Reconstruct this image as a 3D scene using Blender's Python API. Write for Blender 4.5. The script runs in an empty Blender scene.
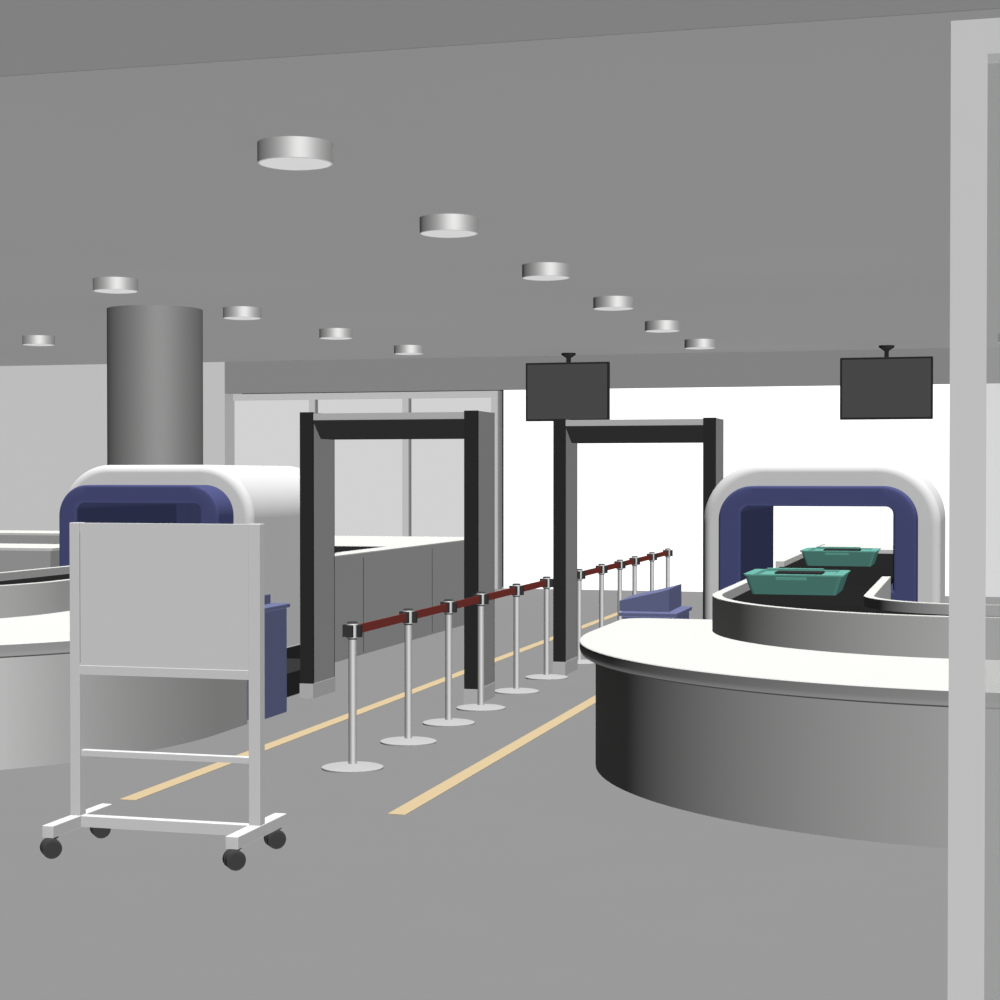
import bpy, bmesh, math
from mathutils import Vector, Matrix

scene = bpy.context.scene
scene.view_settings.view_transform = 'Standard'
scene.view_settings.look = 'None'

# ------------------------------------------------------------ materials
def mat(name, col, rough=0.9, spec=0.0, emit=0.0, var=0.004, scale=6.0, ecol=None):
    if isinstance(col, (int, float)): col = (col, col, col)
    m = bpy.data.materials.new(name); m.use_nodes = True
    nt = m.node_tree; b = nt.nodes['Principled BSDF']
    n = nt.nodes.new('ShaderNodeTexNoise'); n.inputs['Scale'].default_value = scale
    tc = nt.nodes.new('ShaderNodeTexCoord'); nt.links.new(tc.outputs['Object'], n.inputs['Vector'])
    r = nt.nodes.new('ShaderNodeValToRGB')
    r.color_ramp.elements[0].position = 0.3; r.color_ramp.elements[1].position = 0.7
    r.color_ramp.elements[0].color = tuple(c*(1-var) for c in col)+(1,)
    r.color_ramp.elements[1].color = tuple(min(1, c*(1+var)) for c in col)+(1,)
    nt.links.new(n.outputs['Fac'], r.inputs['Fac'])
    nt.links.new(r.outputs['Color'], b.inputs['Base Color'])
    b.inputs['Roughness'].default_value = rough
    b.inputs['Specular IOR Level'].default_value = spec
    if emit:
        b.inputs['Emission Color'].default_value = (*(ecol or col), 1)
        b.inputs['Emission Strength'].default_value = emit
    return m

def metalmat(name, L, f=0.3, rough=0.74):
    """brushed / painted sheet metal: diffuse coat mixed with a broad glossy lobe. L = brightness facing the key light"""
    m = bpy.data.materials.new(name); m.use_nodes = True
    nt = m.node_tree; nt.nodes.clear()
    o = nt.nodes.new('ShaderNodeOutputMaterial'); g = nt.nodes.new('ShaderNodeBsdfAnisotropic')
    d = nt.nodes.new('ShaderNodeBsdfDiffuse'); mx = nt.nodes.new('ShaderNodeMixShader')
    n = nt.nodes.new('ShaderNodeTexNoise'); n.inputs['Scale'].default_value = 8
    tc = nt.nodes.new('ShaderNodeTexCoord'); nt.links.new(tc.outputs['Object'], n.inputs['Vector'])
    for node, c in ((g, L/5.2), (d, L/6.17)):
        r = nt.nodes.new('ShaderNodeValToRGB')
        r.color_ramp.elements[0].color = (c*0.995, c*0.995, c*0.99, 1)
        r.color_ramp.elements[1].color = (c*1.005, c*1.005, c, 1)
        nt.links.new(n.outputs['Fac'], r.inputs['Fac'])
        nt.links.new(r.outputs['Color'], node.inputs['Color'])
    g.inputs['Roughness'].default_value = rough
    mx.inputs[0].default_value = f
    nt.links.new(d.outputs[0], mx.inputs[1]); nt.links.new(g.outputs[0], mx.inputs[2])
    nt.links.new(mx.outputs[0], o.inputs[0])
    return m

M = {}
M['floor'] = mat('floor_vinyl', 0.0252, scale=2)
M['ceiling'] = mat('ceiling_paint', 0.063, scale=2)
M['fascia'] = mat('fascia_paint', 0.040)
M['wall'] = mat('wall_paint', 0.090)
M['bright'] = mat('glowing_wall', 0.05, emit=1.0, var=0.0, ecol=(1, 1, 1))  # no lamp: emission stands in for the blown-out white background
M['pane'] = mat('glowing_pane', 0.015, emit=0.56, ecol=(1, 1, 1))  # daylight behind the glass put in as emission
M['mullion'] = mat('mullion_paint', 0.088)
M['white'] = mat('white_laminate', (0.0765, 0.0770, 0.0740))
M['shell'] = mat('shell_white', 0.081)
M['body'] = metalmat('counter_brushed_metal', 0.385, 0.08)
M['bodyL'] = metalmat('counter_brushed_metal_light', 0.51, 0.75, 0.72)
M['trim'] = metalmat('counter_edge_trim', 0.26, 0.0)
M['edge'] = mat('counter_edge', 0.012)
M['dark'] = mat('dark_plastic', 0.0036)
M['belt'] = mat('rubber_belt', 0.0017)
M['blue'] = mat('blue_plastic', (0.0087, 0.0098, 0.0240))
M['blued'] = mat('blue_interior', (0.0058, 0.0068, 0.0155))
M['cab'] = mat('blue_cabinet', (0.0170, 0.0188, 0.035))
M['grey'] = mat('grey_panel', 0.041)
M['greyc'] = mat('grey_conveyor_panel', 0.045)
M['greyl'] = mat('grey_light_panel', 0.066)
M['steel'] = metalmat('satin_steel', 0.58, 0.6, 0.72)
M['base'] = mat('steel_base', 0.050)
M['black'] = mat('black_cap', 0.006)
M['red'] = mat('belt_webbing', (0.030, 0.0058, 0.0048))
M['tape'] = mat('floor_tape', (0.063, 0.0495, 0.030))
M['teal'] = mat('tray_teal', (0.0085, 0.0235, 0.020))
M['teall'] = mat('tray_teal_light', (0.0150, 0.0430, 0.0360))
M['column'] = metalmat('column_cladding', 0.265, 0.5)
M['lampside'] = metalmat('lamp_housing', 0.64, 0.7, 0.70)
M['lampface'] = mat('lamp_diffuser', 0.160)
M['board'] = mat('board_paint', 0.084)
M['screen'] = mat('screen_off', 0.011)
M['frame'] = mat('frame_paint', 0.093)
M['wheel'] = mat('caster_rubber', 0.007)

def glass():
    m = bpy.data.materials.new('tinted_glass'); m.use_nodes = True
    nt = m.node_tree; nt.nodes.clear()
    o = nt.nodes.new('ShaderNodeOutputMaterial'); mx = nt.nodes.new('ShaderNodeMixShader')
    t = nt.nodes.new('ShaderNodeBsdfTransparent'); d = nt.nodes.new('ShaderNodeBsdfDiffuse')
    d.inputs['Color'].default_value = (0.06, 0.06, 0.06, 1)
    mx.inputs[0].default_value = 0.4
    nt.links.new(t.outputs[0], mx.inputs[1]); nt.links.new(d.outputs[0], mx.inputs[2])
    nt.links.new(mx.outputs[0], o.inputs[0])
    return m
M['glass'] = glass()

# ------------------------------------------------------------ builder
class B:
    def __init__(s, name):
        s.name = name; s.bm = bmesh.new(); s.mats = []
    def mi(s, k):
        if k not in s.mats: s.mats.append(k)
        return s.mats.index(k)
    def face(s, vs, k):
        try:
            f = s.bm.faces.new(vs); f.material_index = s.mi(k); return f
        except ValueError: return None
    def box(s, x0, x1, y0, y1, z0, z1, k, tm=None):
        v = [s.bm.verts.new(p) for p in [(x0,y0,z0),(x1,y0,z0),(x1,y1,z0),(x0,y1,z0),(x0,y0,z1),(x1,y0,z1),(x1,y1,z1),(x0,y1,z1)]]
        if tm is not None:
            for q in v: q.co = tm @ q.co
        for i in [(0,3,2,1),(4,5,6,7),(0,1,5,4),(1,2,6,5),(2,3,7,6),(3,0,4,7)]:
            s.face([v[j] for j in i], k)
    def rbox(s, x0, x1, y0, y1, z0, z1, k, r=0.01, seg=2):
        old = set(s.bm.edges)
        s.box(x0,x1,y0,y1,z0,z1,k)
        es = [e for e in s.bm.edges if e not in old]
        res = bmesh.ops.bevel(s.bm, geom=es, offset=r, segments=seg, profile=0.5, affect='EDGES')
        for f in res['faces']: f.material_index = s.mi(k)
    def loft(s, loops, ks, cap0=None, cap1=None, closed=False):
        L = [[s.bm.verts.new(p) for p in lp] for lp in loops]
        n = len(L[0]); m = len(L)
        for a in range(m if closed else m-1):
            k = ks if isinstance(ks, str) else ks[a]
            A, C = L[a], L[(a+1) % m]
            for i in range(n):
                j = (i+1) % n
                s.face([A[i], A[j], C[j], C[i]], k)
        if cap0: s.face(list(reversed(L[0])), cap0)
        if cap1: s.face(L[-1], cap1)
    def lathe(s, cx, cy, prof, k, seg=32, ks=None, cap0=None, cap1=None, tm=None):
        loops = []
        for r, z in prof:
            lp = [Vector((cx+r*math.cos(2*math.pi*i/seg), cy+r*math.sin(2*math.pi*i/seg), z)) for i in range(seg)]
            if tm is not None: lp = [tm @ p for p in lp]
            loops.append(lp)
        s.loft(loops, ks or k, cap0 or k, cap1 or k)
    def strip(s, pa, pb, z0, z1, k):
        va = [s.bm.verts.new((p[0],p[1],z1)) for p in pa]; vb = [s.bm.verts.new((p[0],p[1],z1)) for p in pb]
        wa = [s.bm.verts.new((p[0],p[1],z0)) for p in pa]; wb = [s.bm.verts.new((p[0],p[1],z0)) for p in pb]
        for i in range(len(pa)-1):
            s.face([va[i],va[i+1],vb[i+1],vb[i]], k)
            s.face([wa[i],wb[i],wb[i+1],wa[i+1]], k)
            s.face([va[i],wa[i],wa[i+1],va[i+1]], k)
            s.face([vb[i],vb[i+1],wb[i+1],wb[i]], k)
        s.face([va[0],vb[0],wb[0],wa[0]], k); s.face([va[-1],wa[-1],wb[-1],vb[-1]], k)
    def done(s, angle=35, weighted=True):
        bmesh.ops.recalc_face_normals(s.bm, faces=s.bm.faces)
        for f in s.bm.faces: f.smooth = True
        me = bpy.data.meshes.new(s.name); s.bm.to_mesh(me); s.bm.free()
        for k in s.mats: me.materials.append(M[k])
        me.set_sharp_from_angle(angle=math.radians(angle))
        o = bpy.data.objects.new(s.name, me); scene.collection.objects.link(o)
        xs = [v.co for v in me.vertices]
        c = Vector(((min(v.x for v in xs)+max(v.x for v in xs))/2, (min(v.y for v in xs)+max(v.y for v in xs))/2, min(v.z for v in xs)))
        me.transform(Matrix.Translation(-c)); o.location = c
        if weighted:
            w = o.modifiers.new('weighted_normal', 'WEIGHTED_NORMAL'); w.keep_sharp = True; w.weight = 100
        return o

def simple(name, *boxes):
    b = B(name)
    for bx in boxes: b.box(*bx)
    return b.done(weighted=False)

# ------------------------------------------------------------ room shell
XL, XR, YB, YF = -17.5, 6.0, 26.5, -3.0
CZ = 3.67
simple('floor', (XL, XR, YF, 27.4, -0.1, 0.0, 'floor'))
simple('ceiling', (XL, XR, 7.31, 27.4, CZ, CZ+0.15, 'ceiling'))
simple('trim_1', (XL, XR, 7.30, 7.31, CZ, 5.2, 'fascia'))            # fascia over the entrance
simple('trim_2', (-11.95, XR, YB, YB+0.15, 3.155, CZ, 'fascia'))     # bulkhead over glazing
simple('wall_back', (XL, -11.95, YB, 27.2, 0, CZ, 'wall'))
simple('wall_left', (XL-0.15, XL, YF, 27.2, 0, CZ, 'wall'))
simple('wall_right', (XR, XR+0.15, YF, 27.2, 0, CZ, 'wall'))
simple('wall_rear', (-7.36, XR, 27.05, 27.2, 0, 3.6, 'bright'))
b = B('window_1')
my = 26.9
ms = [-12.05, -10.55, -8.94, -7.45]
for x in ms: b.box(x-0.06, x+0.06, my-0.06, my+0.06, 0, 3.155, 'mullion')
for x in ms[:3]: b.box(x+0.06, x+0.08, my-0.10, my+0.06, 0, 3.05, 'grey')
b.box(ms[3]+0.06, ms[3]+0.09, my-0.10, my+0.06, 0, 3.155, 'grey')
for i in range(3):
    x0, x1 = ms[i]+0.06, ms[i+1]-0.06
    b.box(x0, x1, my-0.06, my+0.06, 3.05, 3.155, 'mullion')
    b.box(x0, x1, my-0.06, my+0.06, 0.0, 0.12, 'mullion')
    b.box(x0, x1, my-0.01, my+0.01, 0.12, 3.05, 'pane')
b.done(weighted=False)

# entrance glazed frame, right foreground
b = B('window_2')
b.box(-0.085, 0.0165, 5.18, 5.31, 0, 3.10, 'frame')
b.box(0.0165, 1.6, 5.18, 5.31, 3.0, 3.10, 'frame')
b.box(0.0165, 1.6, 5.18, 5.31, 0.0, 0.12, 'frame')
b.box(1.6, 1.7, 5.18, 5.31, 0, 3.10, 'frame')
b.box(0.0165, 1.6, 5.285, 5.30, 0.12, 3.0, 'glass')
b.done(weighted=False)

# column
b = B('round_column')
b.lathe(-8.95, 17.97, [(0.55,0),(0.55,0.12),(0.53,0.13),(0.53,CZ)], 'column', seg=96)
b.done()

# downlights
def lamp(x, y):
    b = B('ceiling_downlight')
    b.lathe(x, y, [(0.212,CZ),(0.212,CZ-0.114),(0.203,CZ-0.116),(0.202,CZ-0.114)],
            'lampside', seg=64, cap1='lampface')
    b.done()
ys = [9.21, 12.16, 15.1, 18.06, 21.0, 23.95]
for y in ys: lamp(-3.72, y)
for y in ys: lamp(-7.93, y)
for y in ys[2:]: lamp(-12.17, y)
for y in ys: lamp(0.43, y)

# floor tape
for x in (-4.56, -2.985):
    b = B('floor_tape'); b.box(x-0.05, x+0.05, 8.80, 24.0, 0.0, 0.003, 'tape'); b.done()

# ------------------------------------------------------------ stanchions
def stanchion_row(yl):
    x = -3.72
    for i, y in enumerate(yl):
        b = B('belt_stanchion')
        b.lathe(x, y, [(0.19,0),(0.19,0.010),(0.175,0.015),(0.05,0.022),(0.032,0.03)], 'base', seg=48)
        b.lathe(x, y, [(0.027,0.02),(0.025,0.06),(0.025,0.80)], 'steel', seg=32)
        b.lathe(x, y, [(0.027,0.795),(0.030,0.80),(0.030,0.81)], 'black', seg=24)
        b.lathe(x, y, [(0.036,0.805),(0.036,0.885),(0.033,0.893)], 'steel', seg=24)
        b.lathe(x, y, [(0.034,0.893),(0.034,0.898),(0.028,0.904)], 'black', seg=24)
        for dy in (-0.045, 0.045):
            b.box(x-0.018, x+0.018, y+dy-0.014, y+dy+0.014, 0.81, 0.885, 'black')
        for dx in (-0.045, 0.045):
            b.box(x+dx-0.014, x+dx+0.014, y-0.018, y+0.018, 0.81, 0.885, 'black')
        if i < len(yl)-1:
            b.box(x-0.003, x+0.003, y+0.055, yl[i+1]-0.055, 0.822, 0.878, 'red')
        b.done()
stanchion_row([10.13, 11.22, 12.15, 13.00, 14.08, 15.13])
stanchion_row([16.44, 17.48, 18.42, 19.25, 20.32, 21.40])

# ------------------------------------------------------------ walk-through metal detectors
def detector(x0, y0, wd):
    x1 = x0+wd; y1 = y0+0.5; H = 2.315
    b = B('walk_through_metal_detector')
    for a, c in ((x0, x0+0.11), (x1-0.11, x1)):
        b.box(a, c, y0, y0+0.03, 0.12, H, 'dark')
        b.box(a+0.001, c-0.001, y0+0.03, y1-0.01, 0.12, H-0.002, 'grey')
        b.box(a, c, y1-0.01, y1, 0.12, H, 'dark')
        b.box(a-0.003, c+0.003, y0-0.004, y1+0.004, 0.0, 0.12, 'greyl')
    b.box(x0+0.11, x1-0.11, y0+0.02, y0+0.45, 2.25, H-0.01, 'greyl')
    A = [(x0+0.11, y0+0.00, 2.25), (x1-0.11, y0+0.00, 2.25), (x1-0.11, y0+0.44, 2.25), (x0+0.11, y0+0.44, 2.25)]
    C = [(x0+0.15, y0+0.08, 2.10), (x1-0.11, y0+0.08, 2.10), (x1-0.11, y0+0.36, 2.10), (x0+0.15, y0+0.36, 2.10)]
    b.loft([A, C], 'dark', 'dark', 'dark')
    b.done()
detector(-5.305, 13.22, 1.495)
detector(-3.72, 15.38, 1.47)

# ------------------------------------------------------------ x-ray scanners
def rrect(x0, x1, z0, z1, rt, rb, y, n=14):
    pts = []
    for cx, cz, r, a0 in ((x0+rb, z0+rb, rb, 180), (x1-rb, z0+rb, rb, 270), (x1-rt, z1-rt, rt, 0), (x0+rt, z1-rt, rt, 90)):
        for i in range(n+1):
            a = math.radians(a0+90*i/n)
            pts.append((cx+r*math.cos(a), y, cz+r*math.sin(a)))
    return pts
def scanner(cx, yb, dark_strips):
    yw = yb+0.32; ye = yb+2.35
    b = B('xray_baggage_scanner')
    hw = 0.95; T = 1.90; Z0 = 0.2
    def W(ins, y): return rrect(cx-hw+ins, cx+hw-ins, Z0+ins*0.2, T-ins, 0.48-ins*0.6, 0.02, y)
    R = 0.07
    front = [W(R*(1-math.sin(math.radians(a))), yw+R*(1-math.cos(math.radians(a)))) for a in (0,18,36,54,72,90)]
    back = [W(R*(1-math.sin(math.radians(a))), ye-R*(1-math.cos(math.radians(a)))) for a in (90,72,54,36,18,0)]
    inner_b = rrect(cx-0.60, cx+0.60, 0.9, 1.565, 0.06, 0.02, ye)
    inner_f = rrect(cx-0.60, cx+0.60, 0.9, 1.565, 0.06, 0.02, yw)
    loops = front+back+[inner_b, inner_f]
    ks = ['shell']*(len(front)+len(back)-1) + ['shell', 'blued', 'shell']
    b.loft(loops, ks, closed=True)
    def BL(ins, y): return rrect(cx-0.775+ins, cx+0.775-ins, 0.75+ins, 1.72-ins, 0.27-ins*0.5, 0.05, y)
    def BI(ins, y): return rrect(cx-0.595-ins, cx+0.595+ins, 0.9-ins, 1.56+ins, 0.06+ins, 0.02, y)
    r = 0.025
    loops = [BI(0, yw+0.02), BI(0, yb+r), BI(r*0.3, yb+r*0.3), BI(r, yb), BL(r, yb), BL(r*0.3, yb+r*0.3), BL(0, yb+r), BL(0, yw+0.02)]
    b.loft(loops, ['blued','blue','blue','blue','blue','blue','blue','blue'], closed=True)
    b.box(cx-0.80, cx+0.80, yw+0.1, ye-0.1, 0.0, 0.2, 'dark')
    b.box(cx-0.55, cx+0.55, yb, ye+0.15, 0.905, 0.95, 'belt')
    b.box(cx-0.70, cx+0.70, yb+0.06, yw+0.02, 0.2, 0.75, 'grey')
    if dark_strips:   # added dark strips, block the bright background seen through the tunnel
        for i in range(8):
            xa = cx-0.59+i*0.1475
            b.box(xa, xa+0.1475, ye-0.35+0.004*(i%2), ye-0.345+0.004*(i%2), 0.96, 1.56, 'blued')
    return b.done()
scanner(-1.25, 14.0, False)
scanner(-7.15, 14.0, True)

# ------------------------------------------------------------ rounded counters
def counter(cx, cy, yback, kbody):
    def loop(R, z, n=72, rc=0.18):
        pts = [(cx+R*math.cos(math.radians(180+180*i/n)), cy+R*math.sin(math.radians(180+180*i/n)), z) for i in range(n+1)]
        for i in range(7):
            a = math.radians(90*i/6); pts.append((cx+R-rc+rc*math.cos(a), yback-rc+rc*math.sin(a), z))
        for i in range(7):
            a = math.radians(90+90*i/6); pts.append((cx-R+rc+rc*math.cos(a), yback-rc+rc*math.sin(a), z))
        return pts
    b = B('security_counter')
    b.loft([loop(2.52,0.0), loop(2.52,0.69),
            loop(2.57,0.691), loop(2.59,0.694), loop(2.605,0.703), loop(2.615,0.716), loop(2.62,0.733), loop(2.62,0.775), loop(2.615,0.78)],
           [kbody,'edge','edge','edge','trim','trim','trim','white'], 'edge', 'white')
    return b.done(angle=40)
counter(0.155, 11.2, 12.38, 'body')
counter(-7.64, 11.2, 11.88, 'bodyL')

# ------------------------------------------------------------ curved conveyors
def conveyor(cx, cy, s, ytop, xfar, ro, ri, kb):
    def path(R):
        p = [(cx-s*R, ytop), (cx-s*R, cy+0.3)]
        n = 48
        for i in range(n+1):
            a = math.radians(90*i/n)
            p.append((cx-s*R*math.cos(a), cy-R*math.sin(a)))
        p.append((cx+s*xfar, cy-R))
        return p
    b = B('curved_roller_conveyor')
    z0, zb, zr = 0.782, 0.95, 1.015
    b.strip(path(ro), path(ri), z0, zb-0.02, kb)
    b.strip(path(ro-0.06), path(ri+0.06), zb-0.02, zb, 'belt')
    for r0, r1 in ((ro, ro-0.065), (ri+0.065, ri)):
        b.strip(path(r0), path(r1), zb-0.02, zr-0.004, kb)
        b.strip(path(r0-0.0005), path(r1+0.0005), zr-0.004, zr, 'white')
    for i in range(1, 9):
        a = math.radians(10*i)
        b.strip([(cx-s*(ro-0.1)*math.cos(a), cy-(ro-0.1)*math.sin(a)), (cx-s*(ri+0.1)*math.cos(a), cy-(ri+0.1)*math.sin(a))],
                [(cx-s*(ro-0.1)*math.cos(a+0.006), cy-(ro-0.1)*math.sin(a+0.006)), (cx-s*(ri+0.1)*math.cos(a+0.006), cy-(ri+0.1)*math.sin(a+0.006))], zb, zb+0.002, 'belt')
    xa, xb = sorted((cx-s*(ro-0.08), cx-s*(ri+0.08)))
    return b, xa, xb
b, xa, xb = conveyor(-0.02, 11.75, 1, 13.98, 2.3, 1.70, 0.65, 'body')
b.box(xa, xb, 12.42, 13.98, 0.0, 0.78, 'grey'); b.done()
b, xa, xb = conveyor(-8.37, 11.75, -1, 13.98, 2.0, 1.74, 0.67, 'body')
b.box(xa, xb, 11.92, 13.98, 0.0, 0.78, 'grey'); b.done()

# exit conveyors behind the scanners
b = B('exit_belt_conveyor')
x0, x1, y0, y1, top = -8.2, -6.0, 16.52, 21.2, 1.03
b.box(x0, x1, y0, y1, 0.0, top-0.01, 'greyc')
b.box(-6.17, -6.0, 15.5, y0, 0.0, top-0.01, 'greyc'); b.box(-6.17, -6.0, 15.5, y0, top-0.01, top, 'white')
b.box(x0, -7.7, y0, y1, top-0.01, top, 'white'); b.box(-6.25, x1, y0, y1, top-0.01, top, 'white')
b.box(-7.7, -6.25, y0, y0+1.6, top-0.01, top-0.005, 'belt'); b.box(-7.7, -6.25, y0+1.6, y1, top-0.01, top, 'white')
for y in (16.65, 18.95): b.box(x1, x1+0.003, y, y+0.012, 0.02, top-0.05, 'edge')
b.done()
b = B('exit_belt_conveyor')
b.box(-1.85, -0.65, 16.52, 21.0, 0, 0.93, 'grey'); b.box(-1.77, -0.73, 16.52, 19.6, 0.93, 0.95, 'belt')
b.box(-1.85, -1.77, 16.52, 21.0, 0.93, 1.0, 'white'); b.box(-0.73, -0.65, 16.52, 21.0, 0.93, 1.0, 'white')
b.box(-1.77, -0.73, 19.6, 21.0, 0.93, 0.99, 'white')
b.done()
def table(x0, x1, y0, y1, z=1.05):
    b = B('inspection_table')
    b.box(x0+0.04, x1-0.04, y0+0.04, y1-0.04, 0.0, z-0.03, 'greyc'); b.rbox(x0, x1, y0, y1, z-0.03, z, 'white', 0.004); b.done()
table(-11.4, -9.3, 16.3, 17.3)
table(-13.2, -9.95, 20.6, 21.5)
table(0.3, 4.3, 19.5, 20.4)

# trays
def tray(x, y, z):
    b = B('security_tray')
    w, l, h, t = 0.355, 0.37, 0.145, 0.07
    def R(hw, hl, zz, r=0.03):
        pts = []
        for sx, sy, a0 in ((1,1,0),(-1,1,90),(-1,-1,180),(1,-1,270)):
            for i in range(5):
                a = math.radians(a0+90*i/4); pts.append((x+sx*(hw-r)+r*math.cos(a), y+sy*(hl-r)+r*math.sin(a), z+zz))
        return pts
    b.loft([R(w-0.055,l-0.05,0), R(w-0.012,l-0.012,h-0.012), R(w,l,h-0.010), R(w,l,h), R(w-t,l-t*0.6,h), R(w-t-0.02,l-t*0.6-0.02,h-0.012)],
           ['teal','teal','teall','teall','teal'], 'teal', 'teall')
    # dark hand slot, raised far handle bar and near grip
    b.box(x-0.16, x+0.18, y-0.08, y+0.18, z+h-0.012, z+h+0.001, 'dark')
    b.box(x-0.26, x+0.16, y+l-0.09, y+l-0.005, z+h-0.002, z+h+0.010, 'teall')
    b.box(x-0.12, x+0.10, y-l-0.004, y-l+0.03, z+h-0.038, z+h-0.020, 'teall')
    b.done(angle=20)
tray(-1.285, 12.93, 0.951)
tray(-1.285, 17.05, 0.951)

# ------------------------------------------------------------ consoles
b = B('operator_console')
b.rbox(-5.62, -5.09, 11.93, 12.42, 0.0, 0.80, 'cab', 0.008)
b.rbox(-5.64, -5.07, 11.91, 12.44, 0.80, 0.83, 'cab', 0.006)
b.box(-5.45, -5.20, 12.1, 12.36, 0.83, 0.90, 'cab')
b.box(-5.40, -5.25, 12.15, 12.3, 0.90, 0.94, 'cab'); b.done()
b = B('operator_console')
b.rbox(-2.66, -2.25, 13.25, 13.95, 0.0, 0.72, 'cab', 0.008)
b.rbox(-2.68, -2.23, 13.23, 13.97, 0.72, 0.75, 'cab', 0.006)
A = [(-2.70,13.35,0.75),(-2.31,13.35,0.75),(-2.31,13.35,0.925),(-2.40,13.35,0.90),(-2.70,13.35,0.83)]
C = [(p[0]+0.03,13.75,p[2]+0.02) for p in A]
b.loft([A,C],'cab','cab','cab'); b.done()
b = B('step_platform'); b.rbox(-5.95, -5.42, 13.1, 14.3, 0.0, 0.2, 'dark', 0.01); b.done()

# ------------------------------------------------------------ monitors
def monitor(x, y, zc, w, h=0.89):
    b = B('ceiling_monitor')
    b.rbox(x-w/2, x+w/2, y, y+0.07, zc-h/2, zc+h/2, 'dark', 0.01)
    b.box(x-w/2+0.03, x+w/2-0.03, y-0.003, y+0.01, zc-h/2+0.03, zc+h/2-0.03, 'screen')
    b.box(x-0.03, x+0.03, y+0.07, y+0.13, zc, CZ-0.02, 'dark')
    b.lathe(x, y+0.1, [(0.03,CZ-0.08),(0.11,CZ-0.025),(0.11,CZ)], 'dark', seg=20)
    b.box(x-0.2, x+0.2, y+0.07, y+0.11, zc-0.2, zc+0.2, 'dark')
    b.done()
monitor(-6.05, 25.9, 3.08, 1.30)
monitor(-1.30, 25.6, 3.055, 1.30)

# ------------------------------------------------------------ mobile board
b = B('mobile_notice_board')
L0, L1, R0, R1 = -4.243, -4.19, -3.310, -3.252
Y = 7.60
for xa, xb in ((L0,L1),(R0,R1)):
    b.rbox(xa, xb, Y, Y+0.06, 0.15, 1.575, 'board', 0.003)
    b.rbox(xa-0.003, xb+0.003, Y-0.26, Y+0.32, 0.10, 0.158, 'board', 0.004)
    for y in (Y-0.21, Y+0.27):
        xc = (xa+xb)/2
        b.lathe(xc, y, [(0.016,0.05),(0.016,0.09),(0.025,0.092),(0.025,0.10)], 'black', seg=16)
        for dx in (-0.022, 0.022):
            tm = Matrix.Translation((xc-0.005, y-0.01, 0.046)) @ Matrix.Rotation(math.radians(-50), 4, 'Z') @ Matrix.Translation((dx,0,0)) @ Matrix.Rotation(math.radians(90), 4, 'Y')
            b.lathe(0, 0, [(0.032,-0.018),(0.046,-0.012),(0.046,0.012),(0.032,0.018)], 'wheel', seg=24, tm=tm)
b.box(L1-0.002, R0+0.002, Y+0.006, Y+0.054, 0.885, 1.573, 'board')
b.box(L1-0.0005, L1+0.002, Y+0.004, Y+0.05, 0.90, 1.53, 'grey')
b.rbox(L1-0.002, R0+0.002, Y+0.002, Y+0.056, 0.842, 0.886, 'board', 0.002)
b.rbox(L1, R0, Y+0.01, Y+0.05, 0.446, 0.475, 'board', 0.002)
b.rbox(L1, R0, Y+0.005, Y+0.055, 0.103, 0.156, 'board', 0.002)
b.done()

# ------------------------------------------------------------ camera
cam_d = bpy.data.cameras.new('camera'); cam = bpy.data.objects.new('camera', cam_d)
scene.collection.objects.link(cam)
cam.location = (0, 0, 1.8)
cam.rotation_euler = (math.radians(90-0.786), 0, math.radians(15.34))
cam_d.sensor_width = 36; cam_d.lens = 63.0; cam_d.clip_start = 0.05
scene.camera = cam

# ------------------------------------------------------------ lights
def sun(name, d, E):
    l = bpy.data.lights.new(name, 'SUN'); l.energy = E; l.angle = math.radians(3); l.use_shadow = False
    o = bpy.data.objects.new(name, l); scene.collection.objects.link(o)
    o.rotation_euler = Vector(d).to_track_quat('-Z', 'Y').to_euler(); o.location = (0, -2, 6)
    return o
sun('sun_front', (-0.56, 0.828, 0.0), 20.0)
sun('fill_overhead', (0, 0.0, -1), 40.0)  # unseen shadowless fill added as ambient light for upward faces
sun('fill_from_below', (0, 0.0, 1), 11.4)  # unseen shadowless fill added below to brighten the ceiling
w = bpy.data.worlds.new('world'); scene.world = w; w.use_nodes = True
w.node_tree.nodes['Background'].inputs[0].default_value = (1, 1, 1, 1)
w.node_tree.nodes['Background'].inputs[1].default_value = 0.02
